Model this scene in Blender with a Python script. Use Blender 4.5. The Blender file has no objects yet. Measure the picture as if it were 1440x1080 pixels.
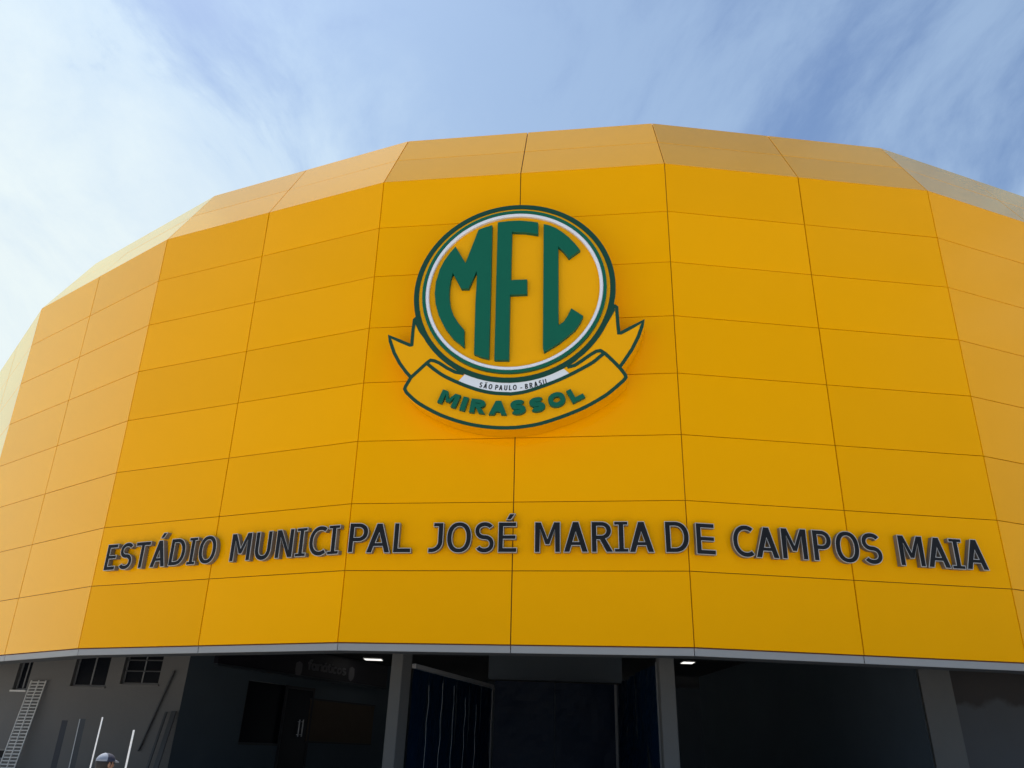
import bpy, math, random
from mathutils import Vector, Matrix
from mathutils.geometry import tessellate_polygon
random.seed(7)
R = math.radians
scene = bpy.context.scene
COL = scene.collection

# ------------------------------------------------------------------ camera
CAM_H = 1.70
FPX, PITCH, ROLL = 1055.8, R(26.249), 0.033276      # solved from the panel grid (1440 px wide)
_c, _s, _cr, _sr = math.cos(PITCH), math.sin(PITCH), math.cos(ROLL), math.sin(ROLL)
CAM = Vector((0, 0, CAM_H))
_X, _U, _F = Vector((1, 0, 0)), Vector((0, -_s, _c)), Vector((0, _c, _s))
_right, _up = _X*_cr + _U*_sr, -_X*_sr + _U*_cr
cd = bpy.data.cameras.new('camera')
cam = bpy.data.objects.new('camera', cd)
COL.objects.link(cam)
cd.sensor_width = 36.0
cd.lens = FPX/1440*36
cd.clip_start, cd.clip_end = 0.05, 3000
M = Matrix((_right, _up, -_F)).transposed().to_4x4()
M.translation = CAM
cam.matrix_world = M
scene.camera = cam

# ------------------------------------------------------------------ sky, sun, exposure
SUN_AZ, SUN_EL = R(-41), R(62)                        # azimuth from +Y towards +X
sun_dir = Vector((math.sin(SUN_AZ)*math.cos(SUN_EL), math.cos(SUN_AZ)*math.cos(SUN_EL), math.sin(SUN_EL)))
world = bpy.data.worlds.new('World')
scene.world = world
world.use_nodes = True
wn, wl = world.node_tree.nodes, world.node_tree.links
wn.clear()
def wnode(t, **kw):
    n = wn.new(t)
    for k, v in kw.items(): setattr(n, k, v)
    return n
def wmath(op, a, b=None, c=None, clamp=False):
    n = wnode('ShaderNodeMath', operation=op, use_clamp=clamp)
    for i, x in enumerate((a, b, c)):
        if x is None: continue
        if isinstance(x, (int, float)): n.inputs[i].default_value = x
        else: wl.new(x, n.inputs[i])
    return n.outputs[0]
sky = wnode('ShaderNodeTexSky', sky_type='NISHITA')
sky.sun_disc = False
sky.sun_elevation = SUN_EL
sky.sun_rotation = SUN_AZ
sky.air_density, sky.dust_density, sky.ozone_density = 1.0, 0.6, 1.3
tc = wnode('ShaderNodeTexCoord')
sep = wnode('ShaderNodeSeparateXYZ'); wl.new(tc.outputs['Generated'], sep.inputs[0])
zz = wmath('ADD', wmath('MAXIMUM', sep.outputs[2], 0.0), 0.12)
px_, py_ = wmath('DIVIDE', sep.outputs[0], zz), wmath('DIVIDE', sep.outputs[1], zz)
comb = wnode('ShaderNodeCombineXYZ'); wl.new(px_, comb.inputs[0]); wl.new(py_, comb.inputs[1])
mp = wnode('ShaderNodeMapping'); wl.new(comb.outputs[0], mp.inputs[0])
mp.inputs['Rotation'].default_value = (0, 0, R(28)); mp.inputs['Scale'].default_value = (1.55, 0.80, 1); mp.inputs['Location'].default_value = (0.7, 3.3, 0)
n1 = wnode('ShaderNodeTexNoise'); wl.new(mp.outputs[0], n1.inputs['Vector'])
n1.inputs['Scale'].default_value = 1.7; n1.inputs['Detail'].default_value = 9; n1.inputs['Roughness'].default_value = 0.64; n1.inputs['Distortion'].default_value = 0.6
n2 = wnode('ShaderNodeTexNoise'); wl.new(mp.outputs[0], n2.inputs['Vector'])
n2.inputs['Scale'].default_value = 0.42; n2.inputs['Detail'].default_value = 2
cl = wmath('ADD', wmath('MULTIPLY', n1.outputs[0], 0.65), wmath('MULTIPLY', n2.outputs[0], 0.5))
mr = wnode('ShaderNodeMapRange', interpolation_type='SMOOTHSTEP'); wl.new(cl, mr.inputs[0])
mr.inputs['From Min'].default_value = 0.42; mr.inputs['From Max'].default_value = 0.62
# a bright milky veil over the western (left) sky, its unseen peak added to brighten facet reflections; thin cirrus glows a little round the sun
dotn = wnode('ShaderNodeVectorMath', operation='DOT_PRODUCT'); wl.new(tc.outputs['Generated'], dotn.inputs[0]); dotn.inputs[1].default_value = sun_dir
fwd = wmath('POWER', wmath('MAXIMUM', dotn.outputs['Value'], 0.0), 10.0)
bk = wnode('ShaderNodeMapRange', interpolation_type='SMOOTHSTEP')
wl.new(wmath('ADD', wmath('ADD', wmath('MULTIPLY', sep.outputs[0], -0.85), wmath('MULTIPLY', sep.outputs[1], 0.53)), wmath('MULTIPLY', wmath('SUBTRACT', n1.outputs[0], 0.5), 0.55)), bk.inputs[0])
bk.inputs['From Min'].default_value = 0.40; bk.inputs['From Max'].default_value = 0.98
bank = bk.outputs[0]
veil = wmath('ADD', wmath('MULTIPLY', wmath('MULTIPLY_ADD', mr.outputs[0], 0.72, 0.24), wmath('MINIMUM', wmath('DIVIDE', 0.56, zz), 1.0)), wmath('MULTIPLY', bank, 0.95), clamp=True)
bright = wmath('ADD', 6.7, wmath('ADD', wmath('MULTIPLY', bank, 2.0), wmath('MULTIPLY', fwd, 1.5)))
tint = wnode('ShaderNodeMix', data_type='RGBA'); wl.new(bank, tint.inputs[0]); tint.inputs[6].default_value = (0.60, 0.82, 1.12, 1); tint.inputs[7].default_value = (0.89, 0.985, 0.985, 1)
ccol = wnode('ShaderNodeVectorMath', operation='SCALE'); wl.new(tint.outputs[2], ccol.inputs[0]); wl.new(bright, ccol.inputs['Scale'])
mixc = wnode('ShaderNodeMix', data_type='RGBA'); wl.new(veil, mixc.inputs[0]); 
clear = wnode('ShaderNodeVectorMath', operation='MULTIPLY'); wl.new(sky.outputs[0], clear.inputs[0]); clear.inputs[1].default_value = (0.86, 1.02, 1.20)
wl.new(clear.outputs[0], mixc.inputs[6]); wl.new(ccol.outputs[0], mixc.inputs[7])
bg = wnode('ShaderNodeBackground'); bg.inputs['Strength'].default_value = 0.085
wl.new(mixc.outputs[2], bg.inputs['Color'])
wo = wnode('ShaderNodeOutputWorld'); wl.new(bg.outputs[0], wo.inputs['Surface'])

sl = bpy.data.lights.new('sun', 'SUN')
sl.energy = 5.0; sl.angle = R(0.53); sl.color = (1.0, 0.95, 0.88)
sun = bpy.data.objects.new('sun', sl); COL.objects.link(sun)
sun.rotation_euler = (-sun_dir).to_track_quat('-Z', 'Y').to_euler()
sun.location = sun_dir*60
vs = scene.view_settings
vs.view_transform = 'Standard'; vs.look = 'None'; vs.exposure = 0.36; vs.gamma = 1.0; vs.use_curve_mapping = False

# ------------------------------------------------------------------ pixel helpers (1440 x 1080 photograph)
def ray(px, py):
    a_, b_ = (px-720)/FPX, (540-py)/FPX
    a, b = a_*_cr - b_*_sr, a_*_sr + b_*_cr
    return Vector((a, _c - b*_s, _s + b*_c))
def on_plane(px, py, p0, n):
    d = ray(px, py)
    return CAM + d*((p0-CAM).dot(n)/d.dot(n))
def at_range(px, py, D):                              # D = horizontal distance from the camera
    d = ray(px, py)
    return CAM + d*(D/math.hypot(d.x, d.y))

# ------------------------------------------------------------------ materials
MAT = {}
def mat(name, col, rough=0.5, metal=0.0, spec=0.5, noise=0.0, nscale=3.0, bump=0.0, bscale=40.0, rand=0.0, rough_var=0.0):
    m = bpy.data.materials.new(name); m.use_nodes = True
    nt = m.node_tree; n = nt.nodes; l = nt.links
    b = n['Principled BSDF']
    b.inputs['Roughness'].default_value = rough; b.inputs['Metallic'].default_value = metal
    b.inputs['Specular IOR Level'].default_value = spec
    b.inputs['Base Color'].default_value = (*col, 1)
    t = n.new('ShaderNodeTexCoord')
    if noise or rand or rough_var:
        no = n.new('ShaderNodeTexNoise'); l.new(t.outputs['Object'], no.inputs['Vector'])
        no.inputs['Scale'].default_value = nscale; no.inputs['Detail'].default_value = 6; no.inputs['Roughness'].default_value = 0.6
        oi = n.new('ShaderNodeObjectInfo')
        def ma(op, a, b_):
            q = n.new('ShaderNodeMath'); q.operation = op
            for i, x in enumerate((a, b_)):
                if isinstance(x, (int, float)): q.inputs[i].default_value = x
                else: l.new(x, q.inputs[i])
            return q.outputs[0]
        f = ma('ADD', ma('MULTIPLY', ma('SUBTRACT', no.outputs[0], 0.5), 2*noise), ma('MULTIPLY', ma('SUBTRACT', oi.outputs['Random'], 0.5), 2*rand))
        f = ma('ADD', f, 1.0)
        vm = n.new('ShaderNodeVectorMath'); vm.operation = 'SCALE'; vm.inputs[0].default_value = col; l.new(f, vm.inputs['Scale'])
        l.new(vm.outputs[0], b.inputs['Base Color'])
        if rough_var:
            l.new(ma('ADD', rough, ma('MULTIPLY', ma('SUBTRACT', no.outputs[0], 0.5), 2*rough_var)), b.inputs['Roughness'])
    if bump:
        nb = n.new('ShaderNodeTexNoise'); l.new(t.outputs['Object'], nb.inputs['Vector'])
        nb.inputs['Scale'].default_value = bscale; nb.inputs['Detail'].default_value = 5
        bp = n.new('ShaderNodeBump'); bp.inputs['Strength'].default_value = bump; bp.inputs['Distance'].default_value = 0.02
        l.new(nb.outputs[0], bp.inputs['Height']); l.new(bp.outputs[0], b.inputs['Normal'])
    MAT[name] = m
    return m
def satin(name, col, rough, f0, gain, power, **kw):
    m = mat(name, col, 0.6, spec=0.0, **kw)
    nt = m.node_tree; n = nt.nodes; l = nt.links
    lw = n.new('ShaderNodeLayerWeight'); lw.inputs['Blend'].default_value = 0.5
    pw = n.new('ShaderNodeMath'); pw.operation = 'POWER'; l.new(lw.outputs['Facing'], pw.inputs[0]); pw.inputs[1].default_value = power
    fa = n.new('ShaderNodeMath'); fa.operation = 'MULTIPLY_ADD'; l.new(pw.outputs[0], fa.inputs[0]); fa.inputs[1].default_value = gain; fa.inputs[2].default_value = f0; fa.use_clamp = True
    gl = n.new('ShaderNodeBsdfGlossy'); gl.distribution = 'BECKMANN'; gl.inputs['Roughness'].default_value = rough; gl.inputs['Color'].default_value = (1.0, 0.94, 0.66, 1)
    b = n['Principled BSDF']
    if b.inputs['Normal'].links: l.new(b.inputs['Normal'].links[0].from_socket, gl.inputs['Normal'])
    mx = n.new('ShaderNodeMixShader'); l.new(fa.outputs[0], mx.inputs[0]); l.new(b.outputs[0], mx.inputs[1]); l.new(gl.outputs[0], mx.inputs[2])
    l.new(mx.outputs[0], n['Material Output'].inputs['Surface'])
satin('yellow', (0.88, 0.396, 0.0), 0.10, 0.004, 1.20, 4.0, noise=0.03, nscale=0.7, rand=0.035, bump=0.018, bscale=1.1)
mat('joint', (0.13, 0.038, 0.012), 0.8)
mat('trim', (0.265, 0.275, 0.28), 0.45, spec=0.4, noise=0.06, nscale=2.0, rand=0.04)
mat('green', (0.003, 0.114, 0.066), 0.42, spec=0.18, noise=0.05, nscale=4)
mat('green_paint', (0.010, 0.062, 0.040), 0.45, spec=0.15, noise=0.05, nscale=4)
mat('crest_yellow', (0.86, 0.40, 0.0), 0.38, spec=0.10, noise=0.02, nscale=2)
mat('ring_white', (0.76, 0.78, 0.84), 0.35, noise=0.03, nscale=6)
mat('white_film', (0.74, 0.78, 0.82), 0.5, noise=0.03, nscale=6)
mat('print_black', (0.01, 0.012, 0.012), 0.5)
mat('letter_face', (0.015, 0.0155, 0.017), 0.16, spec=0.10, noise=0.25, nscale=2.5, rand=0.15)
mat('letter_edge', (0.40, 0.40, 0.39), 0.40, noise=0.1, nscale=8)
mat('letter_return', (0.17, 0.16, 0.148), 0.40, metal=0.15, noise=0.12, nscale=5)
mat('wall_grey', (0.125, 0.127, 0.126), 0.85, noise=0.10, nscale=0.9, bump=0.25, bscale=9)
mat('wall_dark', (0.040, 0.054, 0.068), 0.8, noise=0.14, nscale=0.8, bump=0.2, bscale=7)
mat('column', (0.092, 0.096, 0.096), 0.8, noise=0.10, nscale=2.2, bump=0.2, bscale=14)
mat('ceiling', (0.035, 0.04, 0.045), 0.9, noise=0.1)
mat('blue_film', (0.0015, 0.010, 0.028), 0.40, spec=0.10, noise=0.35, nscale=1.4, bump=0.5, bscale=2.2)
mat('film_seam', (0.30, 0.33, 0.36), 0.4)
mat('rail', (0.30, 0.31, 0.32), 0.4, metal=0.3)
mat('dark_metal', (0.045, 0.05, 0.055), 0.45, noise=0.15)
mat('chrome', (0.75, 0.76, 0.78), 0.18, metal=0.6)
mat('brown_board', (0.085, 0.062, 0.042), 0.7, noise=0.2, nscale=2)
mat('black_steel', (0.022, 0.025, 0.032), 0.5, noise=0.15)
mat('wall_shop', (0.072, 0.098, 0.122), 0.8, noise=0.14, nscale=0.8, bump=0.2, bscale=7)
mat('grey_metal', (0.16, 0.17, 0.18), 0.45, noise=0.15, nscale=4)
mat('pale_metal', (0.52, 0.53, 0.52), 0.45, noise=0.12, nscale=5)
mat('sunlit_white', (0.80, 0.80, 0.78), 0.5, noise=0.05, nscale=8)  # sunlight on the narrow post faces, put into the colour
mat('glass_dark', (0.006, 0.008, 0.012), 0.30, spec=0.10)
mat('sign_black', (0.012, 0.012, 0.020), 0.5)
mat('sign_text', (0.13, 0.13, 0.145), 0.6)
mat('ground', (0.56, 0.51, 0.45), 0.9, noise=0.18, nscale=0.35, bump=0.3, bscale=12)
mat('skin', (0.30, 0.16, 0.10), 0.55, noise=0.06, nscale=20)
mat('navy_cloth', (0.016, 0.022, 0.045), 0.9, noise=0.2, nscale=30)
mat('jeans', (0.03, 0.04, 0.07), 0.9, noise=0.25, nscale=40)
mat('cap_navy', (0.022, 0.028, 0.055), 0.85, noise=0.2, nscale=60)
mat('cap_grey', (0.22, 0.25, 0.31), 0.8, noise=0.1, nscale=60)
mat('hair', (0.01, 0.008, 0.007), 0.7)
mat('boot', (0.02, 0.015, 0.012), 0.6)
# concrete wall with an unfinished, uneven upper edge of render
m = mat('wall_patchy', (0.060, 0.065, 0.071), 0.9, noise=0.12, nscale=1.2, bump=0.3, bscale=8)
nt = m.node_tree; n = nt.nodes; l = nt.links
geo = n.new('ShaderNodeNewGeometry'); sx = n.new('ShaderNodeSeparateXYZ'); l.new(geo.outputs['Position'], sx.inputs[0])
pn = n.new('ShaderNodeTexNoise'); l.new(geo.outputs['Position'], pn.inputs['Vector']); pn.inputs['Scale'].default_value = 0.9; pn.inputs['Detail'].default_value = 4
ad = n.new('ShaderNodeMath'); ad.operation = 'MULTIPLY_ADD'; l.new(pn.outputs[0], ad.inputs[0]); ad.inputs[1].default_value = 1.3; l.new(sx.outputs[2], ad.inputs[2])
rp = n.new('ShaderNodeMapRange'); l.new(ad.outputs[0], rp.inputs[0]); rp.inputs['From Min'].default_value = 3.50; rp.inputs['From Max'].default_value = 3.62
mx = n.new('ShaderNodeMix'); mx.data_type = 'RGBA'; l.new(rp.outputs[0], mx.inputs[0])
bs = n['Principled BSDF']; old = bs.inputs['Base Color'].links[0].from_socket
l.new(old, mx.inputs[6]); mx.inputs[7].default_value = (0.030, 0.028, 0.028, 1); l.new(mx.outputs[2], bs.inputs['Base Color'])
def lamp_mat():
    m = bpy.data.materials.new('lamp_glow'); m.use_nodes = True
    b = m.node_tree.nodes['Principled BSDF']
    b.inputs['Base Color'].default_value = (0.8, 0.8, 0.8, 1)
    b.inputs['Emission Color'].default_value = (1, 0.98, 0.92, 1); b.inputs['Emission Strength'].default_value = 1.0
    MAT['lamp_glow'] = m
lamp_mat()

# ------------------------------------------------------------------ object helpers
def tag(o, label=None, cat=None, group=None, kind=None):
    if label: o['label'] = label
    if cat: o['category'] = cat
    if group: o['group'] = group
    if kind: o['kind'] = kind
    return o
def empty(name, loc=(0, 0, 0)):
    o = bpy.data.objects.new(name, None); COL.objects.link(o); o.location = loc; o.empty_display_size = 0.2
    return o
def wpos(o):
    p = Vector(o.location)
    while o.parent: o = o.parent; p += Vector(o.location)
    return p
def meshobj(name, verts, faces, material, parent=None, smooth=False, origin=None):
    """verts in world space; the object's origin is put at their centre"""
    vs_ = [Vector(v) for v in verts]
    if origin is None:
        lo = [min(v[i] for v in vs_) for i in range(3)]; hi = [max(v[i] for v in vs_) for i in range(3)]
        origin = Vector([(a+b)/2 for a, b in zip(lo, hi)])
    me = bpy.data.meshes.new(name)
    me.from_pydata([tuple(v-origin) for v in vs_], [], faces)
    me.materials.append(MAT[material])
    if smooth:
        for p in me.polygons: p.use_smooth = True
    o = bpy.data.objects.new(name, me); COL.objects.link(o)
    if parent:
        o.parent = parent; o.location = origin - wpos(parent)
    else: o.location = origin
    return o
def box_vf(c, ex, ey, ez):
    """box from a corner and three edge vectors"""
    c, ex, ey, ez = map(Vector, (c, ex, ey, ez))
    v = [c, c+ex, c+ex+ey, c+ey]; v += [p+ez for p in v]
    f = [(0, 3, 2, 1), (4, 5, 6, 7), (0, 1, 5, 4), (1, 2, 6, 5), (2, 3, 7, 6), (3, 0, 4, 7)]
    if ex.cross(ey).dot(ez) < 0: f = [tuple(reversed(q)) for q in f]
    return v, f
def join(parts):
    V, Fc = [], []
    for v, f in parts:
        k = len(V); V += list(v); Fc += [tuple(i+k for i in q) for q in f]
    return V, Fc
def tube_vf(pts, rad, n=8):
    pts = [Vector(p) for p in pts]; V, Fc = [], []
    prev = None
    for i, p in enumerate(pts):
        t = (pts[min(i+1, len(pts)-1)]-pts[max(i-1, 0)]).normalized()
        a = (prev if prev else (Vector((0, 0, 1)) if abs(t.z) < .9 else Vector((1, 0, 0))))
        u = (a - t*a.dot(t)).normalized(); w = t.cross(u); prev = u
        for k in range(n):
            an = 2*math.pi*k/n; V.append(p+(u*math.cos(an)+w*math.sin(an))*rad)
    for i in range(len(pts)-1):
        for k in range(n):
            a, b = i*n+k, i*n+(k+1) % n
            Fc.append((a, b, b+n, a+n))
    Fc.append(tuple(reversed(range(n)))); Fc.append(tuple(range((len(pts)-1)*n, len(pts)*n)))
    return V, Fc
def beam_vf(p, q, wdir, w, d):
    """rectangular bar from p to q; wdir = direction of its width w, d = depth"""
    p, q = Vector(p), Vector(q); t = (q-p).normalized(); wd = Vector(wdir); wd = (wd-t*wd.dot(t)).normalized(); dd = t.cross(wd)
    return box_vf(p-wd*w/2-dd*d/2, q-p, wd*w, dd*d)

# ---- 2-D polygon tools
def area(lp): return sum(a[0]*b[1]-b[0]*a[1] for a, b in zip(lp, lp[1:]+lp[:1]))/2
def offset(lp, d):
    if area(lp) < 0: d = -d
    n_ = len(lp); out = []
    for i in range(n_):
        p, a, b = Vector(lp[i][:2]), Vector(lp[i-1][:2]), Vector(lp[(i+1) % n_][:2])
        e1, e2 = p-a, b-p
        if e1.length < 1e-7 or e2.length < 1e-7: out.append(tuple(p)); continue
        e1.normalize(); e2.normalize()
        m1, m2 = Vector((e1.y, -e1.x)), Vector((e2.y, -e2.x))
        k = 1+m1.dot(m2)
        mv = (m1+m2)/max(k, 0.35)
        out.append(tuple(p+mv*d))
    return out
class Frame:
    def __init__(s, O, e, up, n): s.O, s.e, s.up, s.n = O, e, up, n
    def P(s, u, v, w=0): return s.O+s.e*u+s.up*v+s.n*w
    def uv(s, px, py, w=0):
        q = on_plane(px, py, s.O+s.n*w, s.n)-s.O
        return (q.dot(s.e), q.dot(s.up))
def prism_vf(fr, shapes, w0, w1, cham=0.0):
    """shapes: list of (outer, [holes]) in frame coordinates; extruded from w0 to w1, front edge chamfered"""
    V, Fc = [], []
    for outer, holes in shapes:
        loops = [outer if area(outer) > 0 else outer[::-1]] + [h if area(h) < 0 else h[::-1] for h in holes]
        fl = []
        for j, lp in enumerate(loops):
            fl.append(offset(lp, -cham if j == 0 else cham) if cham else lp)
        k0 = len(V); idx = []; 
        for lp in loops: V += [fr.P(x, y, w0) for x, y in lp]
        k1 = len(V)
        for lp in loops: V += [fr.P(x, y, w1-cham) for x, y in lp]
        k2 = len(V)
        if cham:
            for lp in fl: V += [fr.P(x, y, w1) for x, y in lp]
        else: k2 = k1
        tri = tessellate_polygon([[Vector((x, y, 0)) for x, y in lp] for lp in fl])
        flat = [q for lp in fl for q in lp]
        for t in tri:
            a, b, c = (flat[i] for i in t)
            if (b[0]-a[0])*(c[1]-a[1])-(b[1]-a[1])*(c[0]-a[0]) < 0: t = (t[0], t[2], t[1])
            Fc.append(tuple(k2+i for i in t)); Fc.append(tuple(k0+i for i in (t[0], t[2], t[1])))
        s = 0
        for lp in loops:
            m_ = len(lp)
            for i in range(m_):
                a, b = s+i, s+(i+1) % m_
                Fc.append((k0+a, k0+b, k1+b, k1+a))
                if cham: Fc.append((k1+a, k1+b, k2+b, k2+a))
            s += m_
    return V, Fc
def ell(cx, cy, rx, ry, a0=0, a1=360, n=40, p=2.0):
    out = []
    full = abs(a1-a0) >= 360
    for i in range(n if full else n+1):
        t = R(a0+(a1-a0)*i/n); c, s = math.cos(t), math.sin(t)
        out.append((cx+rx*math.copysign(abs(c)**(2/p), c), cy+ry*math.copysign(abs(s)**(2/p), s)))
    return out
def stroke(pts, s):
    """outline of a line of width s"""
    L, Rr = [], []
    P_ = [Vector(p) for p in pts]
    for i, p in enumerate(P_):
        e1 = (p-P_[i-1]).normalized() if i else (P_[1]-p).normalized()
        e2 = (P_[i+1]-p).normalized() if i < len(P_)-1 else e1
        m1, m2 = Vector((-e1.y, e1.x)), Vector((-e2.y, e2.x))
        m_ = (m1+m2)/max(1+m1.dot(m2), 0.5)
        L.append(tuple(p+m_*s/2)); Rr.append(tuple(p-m_*s/2))
    def keep(side):                                    # drop points that fold back over the line
        return [q for q in side if min((Vector(q)-p).length for p in P_) > s/2*.965]
    return keep(L) + keep(Rr)[::-1]
def smooth_path(pts, sub=6):
    """Catmull-Rom"""
    out = []
    for i in range(len(pts)-1):
        p0, p1, p2, p3 = (Vector(pts[max(i-1, 0)]), Vector(pts[i]), Vector(pts[i+1]), Vector(pts[min(i+2, len(pts)-1)]))
        for k in range(sub):
            t = k/sub
            out.append(tuple(0.5*((2*p1)+(p2-p0)*t+(2*p0-5*p1+4*p2-p3)*t*t+(3*p1-p0-3*p2+p3)*t**3)))
    out.append(tuple(pts[-1]))
    return out
# ---- capital letters, cap height 1, width w, stem s, horizontal stroke h
def glyph(ch, w, s, h=None, serif_i=True):
    h = h or s*0.92
    base = {'Á': 'A', 'É': 'E', 'Ã': 'A'}.get(ch, ch)
    if base == 'E': sh = [([(0, 0), (w, 0), (w, h), (s, h), (s, .5-h*.46), (w*.95, .5-h*.46), (w*.95, .5+h*.46), (s, .5+h*.46), (s, 1-h), (w*.97, 1-h), (w*.97, 1), (0, 1)], [])]
    elif base == 'L': sh = [([(0, 0), (w, 0), (w, h), (s, h), (s, 1), (0, 1)], [])]
    elif base == 'T': sh = [([(w/2-s/2, 0), (w/2+s/2, 0), (w/2+s/2, 1-h), (w, 1-h), (w, 1), (0, 1), (0, 1-h), (w/2-s/2, 1-h)], [])]
    elif base == 'I':
        c = w/2
        if serif_i: sh = [([(0, 0), (w, 0), (w, h*.8), (c+s/2, h*.8), (c+s/2, 1-h*.8), (w, 1-h*.8), (w, 1), (0, 1), (0, 1-h*.8), (c-s/2, 1-h*.8), (c-s/2, h*.8), (0, h*.8)], [])]
        else: sh = [([(0, 0), (w, 0), (w, 1), (0, 1)], [])]
    elif base == '-': sh = [([(0, .32), (w, .32), (w, .48), (0, .48)], [])]
    elif base == 'O': sh = [(ell(w/2, .5, w/2, .515, n=44, p=2.25), [ell(w/2, .5, w/2-s, .515-h, n=36, p=2.2)])]
    elif base == 'D':
        k = .40*w
        sh = [([(0, 0)]+ell(k, .5, w-k, .5, -90, 90, 26, 2.2)+[(0, 1)], [[(s, h)]+ell(k, .5, w-k-s, .5-h, -90, 90, 22, 2.2)+[(s, 1-h)]])]
    elif base == 'P':
        k = .48*w; y0 = .36; ry = (1-y0)/2
        sh = [([(0, 0), (s, 0), (s, y0)]+ell(k, y0+ry, w-k, ry, -90, 90, 20, 2.1)+[(0, 1)], [[(s, y0+h)]+ell(k, y0+ry, w-k-s, ry-h, -90, 90, 16, 2.1)+[(s, 1-h)]])]
    elif base == 'R':
        k = .45*w; y0 = .40; ry = (1-y0)/2; rx = .92*w-k
        sh = [([(0, 0), (s, 0), (s, y0), (.34*w+.02, y0), (w-1.30*s, 0), (w, 0), (min(.34*w+1.25*s, .66*w), y0+.035)]+ell(k, y0+ry, rx, ry, -52, 90, 18, 2.1)+[(0, 1)],
               [[(s, y0+h)]+ell(k, y0+ry, rx-s, ry-h, -90, 90, 16, 2.1)+[(s, 1-h)]])]
    elif base == 'B':
        k = .5*w
        sh = [([(0, 0)]+ell(k, .27, w-k, .27, -90, 75, 14)+ell(k, .76, .93*w-k, .24, -70, 90, 14)+[(0, 1)],
               [[(s, h)]+ell(k, .27, w-k-s, .27-h, -90, 90, 12)+[(s, .54-h)], [(s, .54)]+ell(k, .765, .93*w-k-s, max(.225-h, .04), -90, 90, 12)+[(s, 1-h)]])]
    elif base == 'S':
        ry = (1.02-h)/4; rx = (w-s)/2
        sp = ell(w/2, .5+ry, rx, ry, 28, 262, 24, 2.15)+ell(w/2, .5-ry, rx, ry, 82, -152, 24, 2.15)
        sh = [(stroke(sp, (s+h)/2), [])]
    elif base == 'C':
        rx = (w-.02-s/2)/(1+math.cos(R(50))); ry = .512-h/2
        sh = [(stroke(ell(s/2+rx, .5, rx, ry, 52, 308, 36, 2.15), (s+h)/2), [])]
    elif base == 'U':
        rx = (w-s)/2; ry = .40-h/2
        sh = [(stroke([(s/2, 1), (s/2, .7)]+ell(w/2, .39, rx, ry, 180, 360, 24, 2.2)+[(w-s/2, .7), (w-s/2, 1)], s), [])]
    elif base == 'J':
        k = .22*w; y = .36
        sh = [([(w, 1), (.30*w, 1), (.30*w, 1-h*.9), (w-s, 1-h*.9)]+ell(k, y, w-s-k, y-h, 0, -90, 14)+[(0, h), (0, 0)]+ell(k, y, w-k, y, -90, 0, 16), [])]
    elif base == 'A':
        a = s*.56; t = s*1.14; mm = w/2-a; y0 = .215; y1 = y0+h*.85
        ap = (w/2-t)/mm
        sh = [([(0, 0), (t, 0), (t+y0*mm, y0), (w-t-y0*mm, y0), (w-t, 0), (w, 0), (w/2+a, 1), (w/2-a, 1)], [[(t+y1*mm, y1), (w-t-y1*mm, y1), (w/2, ap)]])]
    elif base == 'M':
        bw = s*.42
        sh = [([(0, 0), (s, 0), (s, .74), (w/2-bw, .25), (w/2+bw, .25), (w-s, .74), (w-s, 0), (w, 0), (w, 1), (w-s*1.18, 1), (w/2, .47), (s*1.18, 1), (0, 1)], [])]
    elif base == 'N':
        sh = [([(0, 0), (s, 0), (s, .72), (w-s*1.12, 0), (w, 0), (w, 1), (w-s, 1), (w-s, .28), (s*1.12, 1), (0, 1)], [])]
    if ch in 'ÁÉ':
        c = w/2; sh.append(([(c-.06, 1.07), (c+.11, 1.07), (c+.25, 1.28), (c+.06, 1.28)], []))
    if ch == 'Ã':
        c = w/2; sh.append((stroke([(c-.22, 1.10), (c-.10, 1.19), (c+.10, 1.11), (c+.22, 1.20)], .09), []))
    return sh
def xf(shapes, f): return [([f(*p) for p in o], [[f(*p) for p in h] for h in hs]) for o, hs in shapes]

# ------------------------------------------------------------------ ground
meshobj('ground', [(-400, -400, 0), (400, -400, 0), (400, 400, 0), (-400, 400, 0)], [(0, 1, 2, 3)], 'ground')['kind'] = 'structure'

# ------------------------------------------------------------------ stadium facade: leaning facets, 2 x 8 panels each, with a sloped crown
ZB = CAM_H+1.624                                       # lower edge of the yellow panels
ROW, NROW, LEAN = 1.2, 8, 0.05743
TRIM_H, CROWN_IN, CROWN_UP = 0.127, 0.953, 2.118
VX = [Vector(p) for p in ((-13.374, 19.238), (-8.411, 15.764), (-2.826, 13.461), (3.063, 12.611), (8.746, 13.159))]
for ang in (-48.6, -62.2, -75.8):
    VX.insert(0, VX[0]-Vector((math.cos(R(ang)), math.sin(R(ang))))*6.0)
for ang in (19.2, 32.8, 46.4):
    VX.append(VX[-1]+Vector((math.cos(R(ang)), math.sin(R(ang))))*5.85)
NF = len(VX)-1
FN = []
for i in range(NF):
    e = (VX[i+1]-VX[i]).normalized(); FN.append(Vector((e.y, -e.x)))
def miter(i):
    a = FN[max(i-1, 0)]; b = FN[min(i, NF-1)]
    return (a+b)/(1+a.dot(b))
MI = [miter(i) for i in range(NF+1)]
def vert(i, z, out=0.0):
    p = VX[i]+MI[i]*(LEAN*(z-ZB)+out)
    return Vector((p.x, p.y, z))
ZT = ZB+ROW*NROW
def crown(i, t, out=0.0):
    a = vert(i, ZT, out); p = VX[i]+MI[i]*(LEAN*(ZT-ZB)-CROWN_IN+out)
    return a.lerp(Vector((p.x, p.y, ZT+CROWN_UP)), t)
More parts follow.
